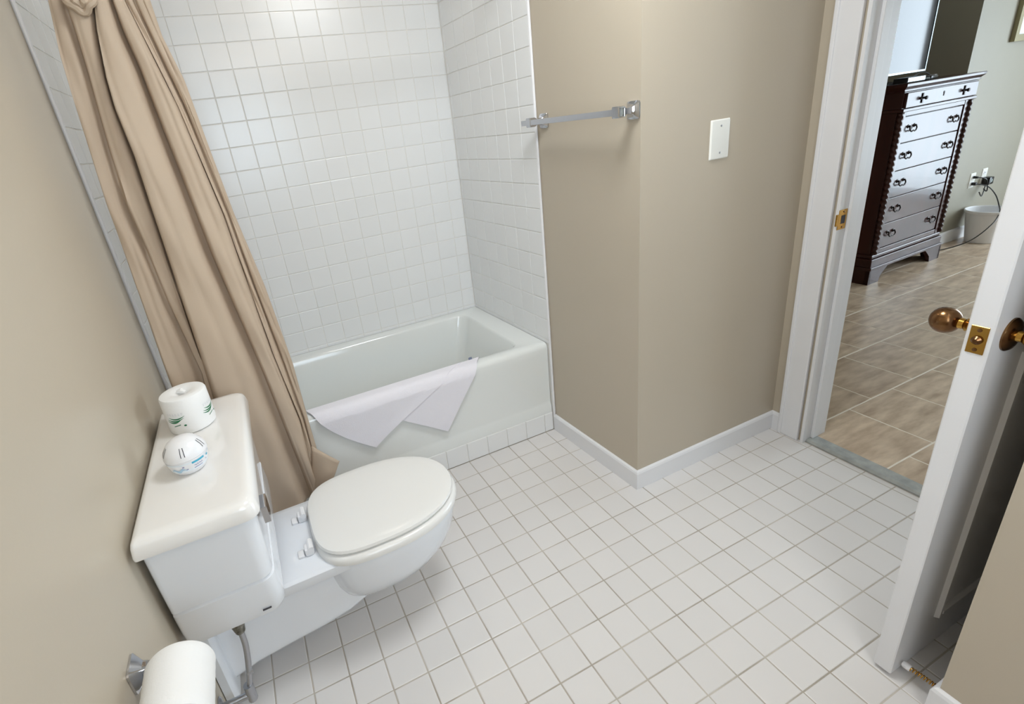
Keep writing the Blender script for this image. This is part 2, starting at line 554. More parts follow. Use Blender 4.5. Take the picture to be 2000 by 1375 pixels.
for zz in (0.936, 0.976):
    bm = B()
    lathe(bm, [(0.0038, 0), (0.0038, 0.001), (0.001, 0.0015)], 10, Matrix.Translation((DX0 - 0.0014, (DY0 + DY1) / 2, zz)) @ Matrix.Rotation(-PI / 2, 4, 'Y'))
    obj('screw', bm, BRONZE, lp)
for sgn, yf in ((1, DY1), (-1, DY0)):
    M4 = Matrix.Translation((DX0 + 0.064, yf, 0.956)) @ Matrix.Rotation(-sgn * PI / 2, 4, 'X')
    bm = B()
    lathe(bm, [(0.0335, 0.0), (0.0335, 0.003), (0.029, 0.008), (0.020, 0.011), (0.012, 0.012)], 32, M4)
    rs = obj('rosette', bm, BRONZE, door)
    bm = B()
    lathe(bm, [(0.0115, 0.010), (0.0105, 0.020), (0.0135, 0.024), (0.0105, 0.028), (0.0115, 0.036)], 24, M4)
    obj('knob_neck', bm, BRASS, door)
    bm = B()
    prof = []
    for k in range(15):
        a = -PI / 2 + PI * k / 14
        prof.append((max(0.0005, 0.0275 * math.cos(a)), 0.060 + 0.0265 * math.sin(a)))
    lathe(bm, prof, 32, M4)
    kb = obj('knob', bm, BRONZE, door)
    kb['label'] = 'worn brass door knob'
for zz in (0.22, 1.02, 1.83):
    bm = B()
    tube(bm, [(DX1 + 0.006, DY0 + 0.002, zz - 0.045), (DX1 + 0.006, DY0 + 0.002, zz + 0.045)], 0.006, 10)
    obj('hinge', bm, BRASS, door)

# bedroom beyond
BX1, BY0, BY1 = 6.55, -4.0, 1.6
LW = 0.45                                                      # light wall face
bm = B()
box(bm, 1.43, BX1 + 0.1, BY0 - 0.1, BY1 + 0.1, -0.06, -0.0008)
bfl = struct(obj('floor_bedroom', bm, TRAV_GROUT, smooth=False), 'beige stone tile floor of the bedroom beyond the doorway', 'floor')
FBR = frame_of((0, 0, -0.007), (1, 0, 0), (0, 1, 0))
TP_ = 0.327
rest = []
yj = -0.66 - 12 * TP_
row = 0
while yj < BY1:
    y0, y1 = max(yj, BY0), min(yj + TP_, BY1)
    xs = joints(1.48, BX1, 1.79 + (0.5 * TP_ if row % 2 == 0 else 0.0), TP_)
    for a, b in zip(xs[:-1], xs[1:]):
        w, h = b - a - 0.005, y1 - y0 - 0.005
        if w < 0.01 or h < 0.01:
            continue
        u, v = (a + b) / 2, (y0 + y1) / 2
        p = Vector((u, v, 0))
        t_ = (XD - CAM_POS.x) / (u - CAM_POS.x)
        yd = CAM_POS.y + t_ * (v - CAM_POS.y)
        if in_view(p, 120) and -1.6 < yd < -0.5 and v < 0.5:
            tile(bfl, FBR, u, v, w, h, 0.007, TRAV, 'stone_tile', 0.001)
        else:
            rest.append((u, v, w, h))
    yj += TP_
    row += 1
tile_stuff(bfl, FBR, rest, 0.007, TRAV, 'stone_tile_field')
KX = 4.62                                                       # corner of the wall block beside the dresser
bm = B()
box(bm, KX, BX1 + 0.1, LW, BY1 + 0.1, 0, H)
struct(obj('wall_bedroom_back', bm, BED_WALL, smooth=False), 'pale beige bedroom wall behind the waste basket', 'wall')
bm = B()
box(bm, XD2, KX, BY1, BY1 + 0.1, 0, H)
struct(obj('wall_alcove', bm, BED_WALL, smooth=False), 'bedroom alcove wall behind the dark dresser', 'wall')
bm = B()
box(bm, XD2 - 0.02, XD2, 0.83, BY1 + 0.1, 0, H)
box(bm, XD2 - 0.02, XD2, BY0 - 0.1, -2.8, 0, H)
struct(obj('wall_bedroom_left', bm, BED_WALL, smooth=False), 'bedroom wall on the bathroom side', 'wall')
bm = B()
box(bm, XD2 - 0.02, BX1 + 0.1, BY0 - 0.1, BY0, 0, H)
struct(obj('wall_bedroom_front', bm, BED_WALL, smooth=False), 'bedroom wall out of sight to the right', 'wall')
GY0, GY1, GZ = -3.2, -0.45, 2.15
bm = B()
box(bm, BX1, BX1 + 0.12, GY1, LW + 0.01, 0, H)
box(bm, BX1, BX1 + 0.12, BY0, GY0, 0, H)
box(bm, BX1, BX1 + 0.12, GY0, GY1, GZ, H)
struct(obj('wall_bedroom_right', bm, BED_WALL, smooth=False), 'bedroom wall with a glass sliding door', 'wall')
bm = B()
for (a, b, c_, d_) in ((GY0, GY1, 0, 0.07), (GY0, GY1, GZ - 0.06, GZ), (GY0, GY0 + 0.06, 0.07, GZ - 0.06), (GY1 - 0.06, GY1, 0.07, GZ - 0.06), ((GY0 + GY1) / 2 - 0.035, (GY0 + GY1) / 2 + 0.035, 0.07, GZ - 0.06)):
    box(bm, BX1 + 0.03, BX1 + 0.06, a, b, c_, d_)
struct(obj('door_2', bm, WHITE_TRIM, smooth=False), 'white framed glass sliding door of the bedroom', 'door')
GLASS = mat('clear_glass', (250, 252, 252), rough=0.0)
GLASS.node_tree.nodes['Principled BSDF'].inputs['Transmission Weight'].default_value = 1.0
d2 = bpy.data.objects['door_2']
for (a, b) in ((GY0 + 0.06, (GY0 + GY1) / 2 - 0.035), ((GY0 + GY1) / 2 + 0.035, GY1 - 0.06)):
    obj('glass_pane', box(B(), BX1 + 0.090, BX1 + 0.096, a - 0.01, b + 0.01, 0.06, GZ - 0.05), GLASS, d2, smooth=False)
obj('glass_pane', box(B(), WX0 + 0.03, WX1 - 0.03, -2.797, -2.791, WZ0 + 0.03, WZ1 - 0.03), GLASS, bpy.data.objects['window_1'], smooth=False)
bm = B()
box(bm, XD2 - 0.02, BX1 + 0.1, BY0 - 0.1, BY1 + 0.1, H, H + 0.1)
struct(obj('ceiling_bedroom', bm, CEIL, smooth=False), 'white bedroom ceiling', 'ceiling')
baseboard('baseboard_bedroom', (KX, LW), (BX1, LW), (0, -1), 0, 0, h=0.10, t=0.014, label='white baseboard behind the waste basket')

# ================================================================== BATHTUB
tub = thing('bathtub', 'white built-in bathtub with a towel over its front rim', 'bathtub', (-0.18, 0.34, 0))
TX0, TX1, TY0, TY1 = XTL + 0.001, xr(0.0) - 0.001, 0.002, YB - 0.001
OX, OY = tub.location.x, tub.location.y
def T3(pts, z):
    out = []
    for a, b in pts:
        k = max(0.0, (a - 0.2) / (TX1 - 0.2))
        out.append((a + k * (xr(b) - xr(0.0)) - OX, b - OY, z))
    return out
bm = B()
n = 7
rings = []
# outer bottom -> apron -> rim -> basin
outer = lambda ins, r: rrect(TX0, TX1, TY0 + ins, TY1, 0.003, n)
for ins, z in ((-0.003, 0.100), (-0.003, 0.138), (0.003, 0.150), (0.005, 0.165), (0.001, 0.42), (0.0, 0.447), (0.004, 0.459), (0.011, 0.467), (0.020, RIM)):
    rings.append(T3(outer(ins, 0), z))
for (x0, x1, y0, y1, r, z) in ((TX0 + 0.10, TX1 - 0.105, 0.060, 0.655, 0.060, RIM + 0.001), (TX0 + 0.106, TX1 - 0.111, 0.066, 0.650, 0.058, RIM - 0.003), (TX0 + 0.112, TX1 - 0.118, 0.072, 0.645, 0.055, RIM - 0.013), (TX0 + 0.155, TX1 - 0.150, 0.088, 0.630, 0.06, 0.35), (TX0 + 0.21, TX1 - 0.190, 0.105, 0.615, 0.08, 0.20), (TX0 + 0.26, TX1 - 0.225, 0.13, 0.59, 0.10, 0.145), (TX0 + 0.33, TX1 - 0.29, 0.18, 0.54, 0.10, 0.13)):
    rings.append(T3(rrect(x0, x1, y0, y1, r, n), z))
loft(bm, rings, cap0=False, cap1=True)
obj('tub_shell', bm, TUB_ENAMEL, tub, angle=0.9)
bm = B()
lathe(bm, [(0.030, 0), (0.030, 0.003), (0.024, 0.005), (0.008, 0.005)], 24, Matrix.Translation((TX1 - 0.37 - OX, 0.36 - OY, 0.130)))
obj('drain', bm, CHROME, tub)
# kick tiles below the apron
bm = B()
box(bm, XTL, xr(0.0), -0.001, 0.012, 0.0, 0.100)
kick = struct(obj('trim_7', bm, GROUT, smooth=False), 'row of white tiles along the foot of the bathtub', 'tile row')
FK = frame_of((0, 0.0015, 0), (1, 0, 0), (0, 0, 1))
lay_tiles(kick, FK, joints(XTL, xr(0.0) - 0.001, 0.0, FP), [0.0, 0.100], 0.003, 0.0065, WALL_TILE)
# towel draped over the rim
tw = thing('bath_towel', 'white towel hanging over the bathtub rim', 'towel', (-0.15, 0.0, RIM))
def tsurf(x, s, off):
    r = 0.024
    L1 = 0.044
    if s < L1:
        y, z, ny, nz = 0.066 - s, RIM + 0.0015, 0, 1
    elif s < L1 + r * PI / 2:
        a = (s - L1) / r
        y, z, ny, nz = 0.066 - L1 - r * math.sin(a), RIM + 0.0015 - r + r * math.cos(a), -math.sin(a), math.cos(a)
    else:
        y, z, ny, nz = 0.066 - L1 - r, RIM + 0.0015 - r - (s - L1 - r * PI / 2), -1, 0
        y += 0.004 * min(1, (s - L1 - r * PI / 2) / 0.1) - 0.006
    return Vector((x, y + ny * off - 0.0, z + nz * off))
def towel_patch(bm, c00, c10, c11, c01, bow, offf, nu=44, nv=26):
    g0, g1 = [], []
    for j in range(nv + 1):
        v = j / nv
        ra, rb = [], []
        for i in range(nu + 1):
            u = i / nu
            x = (1 - u) * (1 - v) * c00[0] + u * (1 - v) * c10[0] + u * v * c11[0] + (1 - u) * v * c01[0]
            s = (1 - u) * (1 - v) * c00[1] + u * (1 - v) * c10[1] + u * v * c11[1] + (1 - u) * v * c01[1]
            x += bow[0] * 4 * v * (1 - v) * (1 - u)
            s += bow[1] * 4 * v * (1 - v) * (1 - u)
            o_ = offf(u, v)
            P0 = tsurf(x, s, o_) - tw.location
            P1 = tsurf(x, s, o_ + 0.006) - tw.location
            ra.append(bm.verts.new(P0))
            rb.append(bm.verts.new(P1))
        g0.append(ra)
        g1.append(rb)
    for j in range(nv):
        for i in range(nu):
            bm.faces.new([g0[j][i], g0[j][i + 1], g0[j + 1][i + 1], g0[j + 1][i]])
            bm.faces.new([g1[j][i], g1[j + 1][i], g1[j + 1][i + 1], g1[j][i + 1]])
    for i in range(nu):
        bm.faces.new([g0[0][i], g1[0][i], g1[0][i + 1], g0[0][i + 1]])
        bm.faces.new([g0[nv][i], g0[nv][i + 1], g1[nv][i + 1], g1[nv][i]])
    for j in range(nv):
        bm.faces.new([g0[j][0], g0[j + 1][0], g1[j + 1][0], g1[j][0]])
        bm.faces.new([g0[j][nu], g1[j][nu], g1[j + 1][nu], g0[j + 1][nu]])
bm = B()
towel_patch(bm, (-0.535, 0.004), (0.17, 0.004), (-0.172, 0.191), (-0.303, 0.278), (-0.038, 0.0), lambda u, v: 0.002 + 0.009 * max(0, u - 0.55) * v ** 0.5 + 0.003 * math.sin(3.0 * u + 2.2 * v) ** 2 * v)
obj('left_flap', bm, TOWEL, tw, angle=1.2)
bm = B()
towel_patch(bm, (0.15, 0.004), (0.247, 0.008), (0.023, 0.323), (-0.195, 0.178), (0, 0), lambda u, v: 0.0008 + 0.003 * u + 0.002 * math.sin(5 * u) ** 2 * v, 24, 30)
obj('right_flap', bm, TOWEL, tw, angle=1.2)
bm = B()
box(bm, 0.198 + 0.15, 0.214 + 0.15, 0.058, 0.063, 0.004, 0.020, 0.001)
ct = obj('care_tag', bm, mat('grey_tag', (120, 128, 150), rough=0.8), tw)

# ================================================================== SHOWER CURTAIN
ROD_Z = 2.03
rod = obj('shower_rod', tube(B(), [(XTL + 0.001, -0.075, ROD_Z), (xr(-0.075, 0.011), -0.075, ROD_Z)], 0.0125, 16), CHROME)
tag(rod, 'chrome shower rod carrying the tan curtain', 'curtain rod')
cur = thing('shower_curtain', 'tan fabric shower curtain drawn to the left in long folds', 'curtain', (-0.74, -0.09, 0.17))
lines = {
    'E0': [(0.10, -0.930), (0.808, -0.924), (1.12, -0.914), (1.376, -0.906), (1.625, -0.890), (1.759, -0.880), (1.874, -0.861), (2.03, -0.845)],
    'D1': [(0.10, -0.880), (0.50, -0.850), (0.806, -0.826), (1.054, -0.845), (1.233, -0.850), (1.368, -0.858), (1.517, -0.851), (1.716, -0.833), (1.813, -0.828), (1.872, -0.826), (2.03, -0.820)],
    'D2': [(0.10, -0.835), (0.60, -0.822), (0.872, -0.812), (1.169, -0.804), (1.358, -0.799), (1.493, -0.795), (1.616, -0.800), (1.691, -0.795), (1.797, -0.778), (1.870, -0.759), (2.03, -0.755)],
    'D25': [(0.10, -0.735), (0.80, -0.728), (1.2, -0.738), (1.5, -0.748), (1.7, -0.745), (1.87, -0.738), (2.03, -0.735)],
    'D3': [(0.10, -0.600), (0.736, -0.640), (0.969, -0.661), (1.181, -0.681), (1.309, -0.688), (1.484, -0.698), (1.605, -0.705), (1.712, -0.710), (1.794, -0.719), (1.868, -0.721), (2.03, -0.715)],
    'D4': [(0.10, -0.575), (0.522, -0.565), (0.807, -0.590), (1.042, -0.600), (1.295, -0.611), (1.442, -0.626), (1.606, -0.643), (1.824, -0.682), (1.867, -0.691), (2.03, -0.690)],
    'D5': [(0.10, -0.560), (0.522, -0.552), (0.807, -0.568), (1.042, -0.585), (1.295, -0.598), (1.442, -0.612), (1.606, -0.628), (1.824, -0.662), (1.867, -0.668), (2.03, -0.668)],
    'RE': [(0.10, -0.545), (0.38, -0.538), (0.742, -0.535), (1.043, -0.553), (1.289, -0.581), (1.465, -0.594), (1.672, -0.607), (1.785, -0.629), (1.865, -0.631), (2.03, -0.632)],
}
lines['D6'] = [(z, 0.5 * (interp(lines['D5'], z) + interp(lines['RE'], z)) + 0.004 * math.sin(3 * z)) for z in (0.1, 0.4, 0.8, 1.0, 1.3, 1.5, 1.7, 1.87, 2.03)]
order = ['E0', 'D1', 'D2', 'D3', 'D4', 'D5', 'D6', 'RE']
amp = {'E0': 0.026, 'D1': 0.036, 'D2': 0.050, 'D3': 0.046, 'D4': 0.022, 'D5': 0.028, 'D6': 0.020}
bm = B()
NZ, NP = 120, 18
zb, zt = 0.175, 2.012
grid = []
for j in range(NZ + 1):
    z = zb + (zt - zb) * j / NZ
    rowv = []
    for q in range(len(order) - 1):
        xa, xb = interp(lines[order[q]], z), interp(lines[order[q + 1]], z)
        for k in range(NP + (1 if q == len(order) - 2 else 0)):
            s = k / NP
            w = max(0.004, xb - xa)
            A = amp[order[q]] * min(1.4, 0.5 + w / 0.10)
            ed_ = min(1.0, s / 0.10, (1 - s) / 0.20)
            ed_ = ed_ * ed_ * (3 - 2 * ed_)
            bul = ed_ * (0.62 + 0.26 * (1 - s) + 0.20 * math.sin(PI * s))
            x = xa + w * s + 0.010 * math.sin(PI * s) * (1 if q % 2 else -0.4)
            y = -0.072 - A * bul - 0.0025 * math.sin(9 * z + 3.1 * q + 5 * s) - 0.0015 * math.sin(23 * z + 7 * s + q)
            y += 0.004 * math.sin(2.1 * z + q)
            ph = 1.6 * s + 0.45 * math.sin(1.9 * z + 1.7 * q) + 0.37 * q
            y += 0.0032 * min(1.0, w / 0.055) * math.sin(PI * s) * max(0.0, math.sin(2 * PI * ph)) ** 3
            y -= 0.0010 * math.sin(31 * z + 9 * s + 2 * q) * math.sin(PI * s) * (0.5 + 0.5 * math.sin(3.3 * z + q))
            if z < 0.5:
                x += 0.006 * math.sin(14 * s + q * 2) * (0.5 - z) / 0.4
            rowv.append(bm.verts.new((x - cur.location.x, y - cur.location.y, z - cur.location.z)))
    grid.append(rowv)
for a, b in zip(grid[:-1], grid[1:]):
    for i in range(len(a) - 1):
        bm.faces.new([a[i], a[i + 1], b[i + 1], b[i]])
sheet = obj('fabric', bm, CURTAIN, cur, angle=1.5)
sm = sheet.modifiers.new('thickness', 'SOLIDIFY')
sm.thickness = 0.0015
# turned-out lower corner
bm = B()
def CP(x, y, z):
    return bm.verts.new((x - cur.location.x, y - cur.location.y, z - cur.location.z))
NA = 10
ptop0, ptop1 = Vector((-0.552, -0.088, 0.405)), Vector((-0.470, -0.150, 0.335))
pb0, pb1 = Vector((-0.600, -0.100, 0.215)), Vector((-0.535, -0.150, 0.235))
gr = []
for i in range(NA + 1):
    u = i / NA
    rr_ = []
    for j in range(NA + 1):
        v = j / NA
        p = (ptop0 * (1 - u) + ptop1 * u) * (1 - v) + (pb0 * (1 - u) + pb1 * u) * v
        p.y -= 0.012 * math.sin(PI * u) * math.sin(PI * v) + 0.003 * math.sin(9 * v + 4 * u)
        rr_.append(CP(*p))
    gr.append(rr_)
for i in range(NA):
    for j in range(NA):
        bm.faces.new([gr[i][j], gr[i + 1][j], gr[i + 1][j + 1], gr[i][j + 1]])
fl_ = obj('turned_hem', bm, CURTAIN, cur, angle=1.5)
sm = fl_.modifiers.new('thickness', 'SOLIDIFY')
sm.thickness = 0.002
# gathered fabric knot near the top
for (rad, tr, dy, rot) in ((0.022, 0.0095, 0.0, 0.35), (0.010, 0.0075, -0.007, 0.9)):
    bm = B()
    pts = []
    for k in range(29):
        a = 2 * PI * k / 28 + rot
        q = rad * (1 + 0.16 * math.cos(4 * a))
        pts.append((-0.786 + q * math.cos(a) * 1.15 - cur.location.x, -0.126 + dy + 0.006 * math.sin(3 * a) - cur.location.y, 1.862 + q * math.sin(a) - cur.location.z))
    tube(bm, pts, tr, 8)
    obj('gathered_knot', bm, CURTAIN, cur)

for k in range(7):
    bm = B()
    xx = -0.842 + 0.035 * k
    tube(bm, [(xx - cur.location.x, -0.075 + 0.019 * math.sin(2 * PI * q / 20) - cur.location.y, ROD_Z - 0.004 + 0.019 * math.cos(2 * PI * q / 20) - cur.location.z) for q in range(21)], 0.0018, 6)
    obj('curtain_ring', bm, CHROME, cur)

# ================================================================== TOILET
YT = -0.535
toi = thing('toilet', 'white wall-hung toilet with a low tank and closed lid', 'toilet', (XL, YT, 0))
def L(x, y, z):                                                # world -> toilet local
    return (x - XL, y - YT, z)
bm = B()
# mounting flange against the wall
rings = []
for x, g in ((XL + 0.002, 0.0), (XL + 0.022, 0.0), (XL + 0.030, 0.008), (XL + 0.032, 0.02)):
    rings.append([L(x, YT + a, b) for a, b in rrect(-0.178 + g, 0.178 - g, 0.045 + g, 0.47 - g, 0.03, 5)])
loft(bm, rings)
obj('wall_flange', bm, PORCELAIN, toi)
# bowl: wedge body + basin + deck
bm = B()
rings = []
for x, hw, zb_, zt_ in ((XL + 0.02, 0.135, 0.085, 0.37), (-0.86, 0.120, 0.092, 0.37), (-0.76, 0.117, 0.101, 0.37), (-0.66, 0.117, 0.110, 0.368), (-0.58, 0.115, 0.124, 0.366), (-0.52, 0.108, 0.142, 0.36), (-0.46, 0.095, 0.168, 0.35), (-0.40, 0.070, 0.20, 0.34)):
    rings.append([L(x, YT + a, b) for a, b in rrect(-hw, hw, zb_, zt_, 0.035, 5)])
loft(bm, rings)
def egg(xb, xf, hw, n=56, nb=3.6, nf=2.15):
    xm = xb + (xf - xb) * 0.44
    out = []
    for k in range(n):
        a = 2 * PI * k / n
        c_, s_ = math.cos(a), math.sin(a)
        e = nf if c_ > 0 else nb
        ax = (xf - xm) if c_ > 0 else (xm - xb)
        x = xm + ax * math.copysign(abs(c_) ** (2 / e), c_)
        y = hw * math.copysign(abs(s_) ** (2 / e), s_)
        out.append((x, y))
    return out
rings = []
for z, xb, xf, hw in ((0.146, -0.57, -0.40, 0.05), (0.155, -0.585, -0.335, 0.092), (0.175, -0.60, -0.282, 0.126), (0.205, -0.61, -0.238, 0.153), (0.245, -0.62, -0.204, 0.173), (0.29, -0.625, -0.182, 0.185), (0.33, -0.628, -0.174, 0.188), (0.362, -0.632, -0.166, 0.191), (0.371, -0.628, -0.170, 0.187)):
    rings.append([L(x, YT + y, z) for x, y in egg(xb, xf, hw, nb=2.6)])
loft(bm, rings)
rings = []
for z, g in ((0.338, 0.006), (0.344, 0.0), (0.372, 0.0), (0.378, 0.007)):
    rings.append([L(a, YT + b, z) for a, b in rrect(-0.80 + g, -0.46, -0.168 + g, 0.168 - g, (0.02, 0.05, 0.05, 0.02), 5)])
loft(bm, rings)
obj('bowl', bm, PORCELAIN, toi, angle=0.8)
# tank
bm = B()
rings = []
TYN, TYF = -0.832, -0.262
def tank_ring(z, x1, g):
    return [L(a, b, z) for a, b in rrect(XL + 0.012, x1, TYN + g, TYF - g, (0.012, 0.032, 0.032, 0.012), 6)]
for z, x1, g in ((0.740, -0.716, 0.0), (0.62, -0.719, 0.004), (0.539, -0.722, 0.008), (0.536, -0.726, 0.013)):
    rings.append(tank_ring(z, x1, g))
loft(bm, rings)
tank = obj('tank', bm, PORCELAIN, toi)
bm = B()
rings = []
for z, x1, g in ((0.5355, -0.728, 0.016), (0.532, -0.726, 0.014), (0.529, -0.720, 0.009), (0.47, -0.716, 0.012), (0.435, -0.718, 0.018), (0.417, -0.726, 0.026), (0.410, -0.742, 0.042)):
    rings.append(tank_ring(z, x1, g))
loft(bm, rings)
obj('tank_base', bm, PORCELAIN, toi)
bm = B()
rings = []
def lid_ring(z, g):
    return [L(a, b, z) for a, b in rrect(XL + 0.008 + g * 0.6, -0.700 - g, -0.862 + g, -0.238 - g, (0.008, 0.030, 0.030, 0.008), 6)]
for z, g in ((0.732, 0.006), (0.734, 0.001), (0.742, 0.0), (0.762, 0.004), (0.770, 0.008), (0.775, 0.016), (0.7765, 0.03)):
    rings.append(lid_ring(z, g))
loft(bm, rings)
obj('tank_lid', bm, PORCELAIN_WARM, toi)
# chrome flush lever
bm = B()
tube(bm, [L(-0.722, -0.762, 0.690), L(-0.704, -0.762, 0.690)], 0.010, 12)
fl0 = obj('flush_lever', bm, CHROME, toi)
bm = B()
prism(bm, [(-0.792 - YT, 0.662), (-0.738 - YT, 0.655), (-0.730 - YT, 0.690), (-0.742 - YT, 0.708), (-0.792 - YT, 0.706)], -0.706 - XL, -0.692 - XL, 'x')
obj('lever_paddle', bm, CHROME, fl0, smooth=False)
# small badge slot near the tank bottom
bm = B()
box(bm, *[v for v in (-0.772 - XL, -0.752 - XL, TYN + 0.0135 - YT, TYN + 0.018 - YT, 0.4405, 0.4435)])
obj('overflow_slot', bm, DARKSLOT, toi, smooth=False)
# seat and lid
bm = B()
rings = []
for z, g in ((0.373, 0.008), (0.376, 0.001), (0.386, 0.0), (0.395, 0.004), (0.399, 0.010)):
    rings.append([L(x, YT + y, z) for x, y in egg(-0.628 + g, -0.158 - g, 0.203 - g, nb=3.4)])
loft(bm, rings)
obj('seat', bm, SEAT_PLASTIC, toi)
bm = B()
rings = []
for z, g in ((0.4005, 0.016), (0.403, 0.009), (0.409, 0.006), (0.416, 0.009), (0.4195, 0.018), (0.4215, 0.035), (0.423, 0.07), (0.424, 0.13)):
    rings.append([L(x, YT + y, z) for x, y in egg(-0.630 + g, -0.160 - g, 0.195 - g, nb=3.4)])
loft(bm, rings)
obj('seat_lid', bm, SEAT_PLASTIC, toi)
for sy in (-0.078, 0.078):
    bm = B()
    xx, yy = -0.650, YT + sy
    box(bm, xx - 0.006 - XL, xx + 0.020 - XL, yy - 0.016 - YT, yy + 0.016 - YT, 0.378, 0.402, 0.005)
    tube(bm, [L(xx + 0.012, yy - 0.020, 0.402), L(xx + 0.012, yy + 0.020, 0.402)], 0.009, 10)
    h = obj('hinge', bm, WHITE_PLASTIC, toi)
    bm = B()
    box(bm, xx - 0.026 - XL, xx - 0.008 - XL, yy - 0.014 - YT, yy + 0.014 - YT, 0.378, 0.386, 0.002)
    obj('bolt_cap', bm, WHITE_PLASTIC, h)

# water supply beside the toilet
sv = thing('water_supply_valve', 'steel water supply hose and shut-off valve under the toilet tank', 'valve', (XL, -0.74, 0.12))
def S_(x, y, z):
    return (x - XL, y + 0.74, z - 0.12)
bm = B()
tube(bm, [S_(-0.848, -0.757, 0.409), S_(-0.848, -0.757, 0.385), S_(-0.848, -0.757, 0.350)], [0.017, 0.018, 0.012], 12)
obj('coupling_nut', bm, BRAID, sv)
bm = B()
tube(bm, smooth_path([S_(-0.848, -0.757, 0.355), S_(-0.850, -0.758, 0.30), S_(-0.860, -0.762, 0.24), S_(-0.876, -0.766, 0.17)], 6), 0.0075, 12)
obj('supply_hose', bm, GALV, sv)
bm = B()
tube(bm, [S_(-0.879, -0.766, 0.175), S_(-0.880, -0.766, 0.12)], 0.0125, 12)
tube(bm, [S_(-0.956, -0.766, 0.14), S_(-0.87, -0.766, 0.14)], 0.0095, 12)
obj('valve_body', bm, GALV, sv)
bm = B()
tube(bm, [S_(-0.872, -0.766, 0.215), S_(-0.858, -0.760, 0.215)], [0.006, 0.012], 12)
obj('valve_knob', bm, GALV, sv)
bm = B()
lathe(bm, [(0.028, 0), (0.028, 0.002), (0.02, 0.006), (0.01, 0.007)], 20, Matrix.Translation(S_(XL + 0.0005, -0.766, 0.14)) @ Matrix.Rotation(PI / 2, 4, 'Y'))
obj('wall_flange', bm, CHROME, sv)

# things on the tank lid
LZ = 0.7768
def ring_strokes(parent, r, arcs, material, name, dr=0.0006, seg=10):
    """printed marks on a round wall: arcs = list of polylines (angle, z, halfwidth)"""
    bm = B()
    for arc in arcs:
        lo, hi = [], []
        for (a, z, hw) in arc:
            rr_ = (r(z) if callable(r) else r) + dr
            rh = (r(z + hw) if callable(r) else r) + dr
            rl = (r(z - hw) if callable(r) else r) + dr
            hi.append(bm.verts.new((rh * math.cos(a), rh * math.sin(a), z + hw)))
            lo.append(bm.verts.new((rl * math.cos(a), rl * math.sin(a), z - hw)))
        for i in range(len(arc) - 1):
            bm.faces.new([lo[i], lo[i + 1], hi[i + 1], hi[i]])
    return obj(name, bm, material, parent)
wr = thing('wrapped_toilet_roll', 'paper-wrapped toilet roll with green printed swooshes on the tank lid', 'toilet paper', (-0.842, -0.395, LZ))
bm = B()
RR = 0.0605
lathe(bm, [(0.010, 0.0), (RR - 0.006, 0.0), (RR - 0.001, 0.004), (RR, 0.012), (RR, 0.060), (RR - 0.0005, 0.100), (RR - 0.003, 0.105), (RR - 0.009, 0.1075), (0.030, 0.107), (0.018, 0.100), (0.010, 0.093)], 48)
obj('wrapped_roll', bm, PAPER, wr)
bm = B()
tube(bm, [(0.010, -0.004, 0.102), (0.0, 0.004, 0.106), (-0.012, 0.010, 0.104)], [0.005, 0.008, 0.005], 10)
obj('tucked_paper_end', bm, PAPER, wr)
def swoosh(a0, z0, k=1.0):
    out = []
    for i, (da, dz, ln) in enumerate(((0.04, 0.010, 0.56), (-0.03, 0.004, 0.58), (-0.12, -0.001, 0.50))):
        arc = []
        for q in range(11):
            t = q / 10
            arc.append((a0 + (da + 1.35 * ln * (t - 0.5)) * k, z0 + dz + 0.0065 * (2 * t - 0.9) ** 2 - 0.003, 0.0017 * math.sin(PI * min(1, t * 0.98 + 0.02)) + 0.0002))
        out.append(arc)
    return out
for a0 in (-2.05, -0.42):
    ring_strokes(wr, RR, swoosh(a0, 0.045), GREEN, 'green_print')
    ring_strokes(wr, RR, [[(a0 - 0.18 + 0.04 * q, 0.030 + 0.0006 * q, 0.0010) for q in range(9)], [(a0 + 0.26 + 0.03 * q, 0.031, 0.0026 * math.sin(PI * (q + 0.5) / 5)) for q in range(5)]], GREEN, 'green_print')
    ring_strokes(wr, RR, [[(a0 - 0.36 + 0.13 * q + 0.015 * p, 0.066 + 0.004 * math.sin(2 * p + q), 0.0012) for p in range(6)] for q in range(6)], FAINT, 'faint_print')
af = thing('air_freshener', 'round white air freshener with blue label on the tank lid', 'air freshener', (-0.838, -0.632, LZ))
def af_r(z):
    return interp([(0.0, 0.027), (0.003, 0.0310), (0.012, 0.0362), (0.024, 0.0402), (0.036, 0.0418), (0.042, 0.0415), (0.050, 0.0400), (0.058, 0.0360), (0.066, 0.0295), (0.072, 0.0210), (0.0755, 0.0120), (0.077, 0.002)], z)
bm = B()
lathe(bm, [(0.022, 0.0)] + [(af_r(z / 1000), z / 1000) for z in (0, 2, 4, 8, 12, 17, 22, 26, 30, 34, 38)], 48)
obj('gel_base', bm, WHITE_PLASTIC, af)
bm = B()
lathe(bm, [(af_r(0.039) - 0.003, 0.0375), (af_r(0.039) + 0.0012, 0.0390)] + [(af_r(z / 1000) + 0.001, z / 1000) for z in (41, 44, 48, 52, 56, 60, 64, 67, 70, 73, 75, 77)], 48)
dome = obj('vent_dome', bm, WHITE_PLASTIC, af)
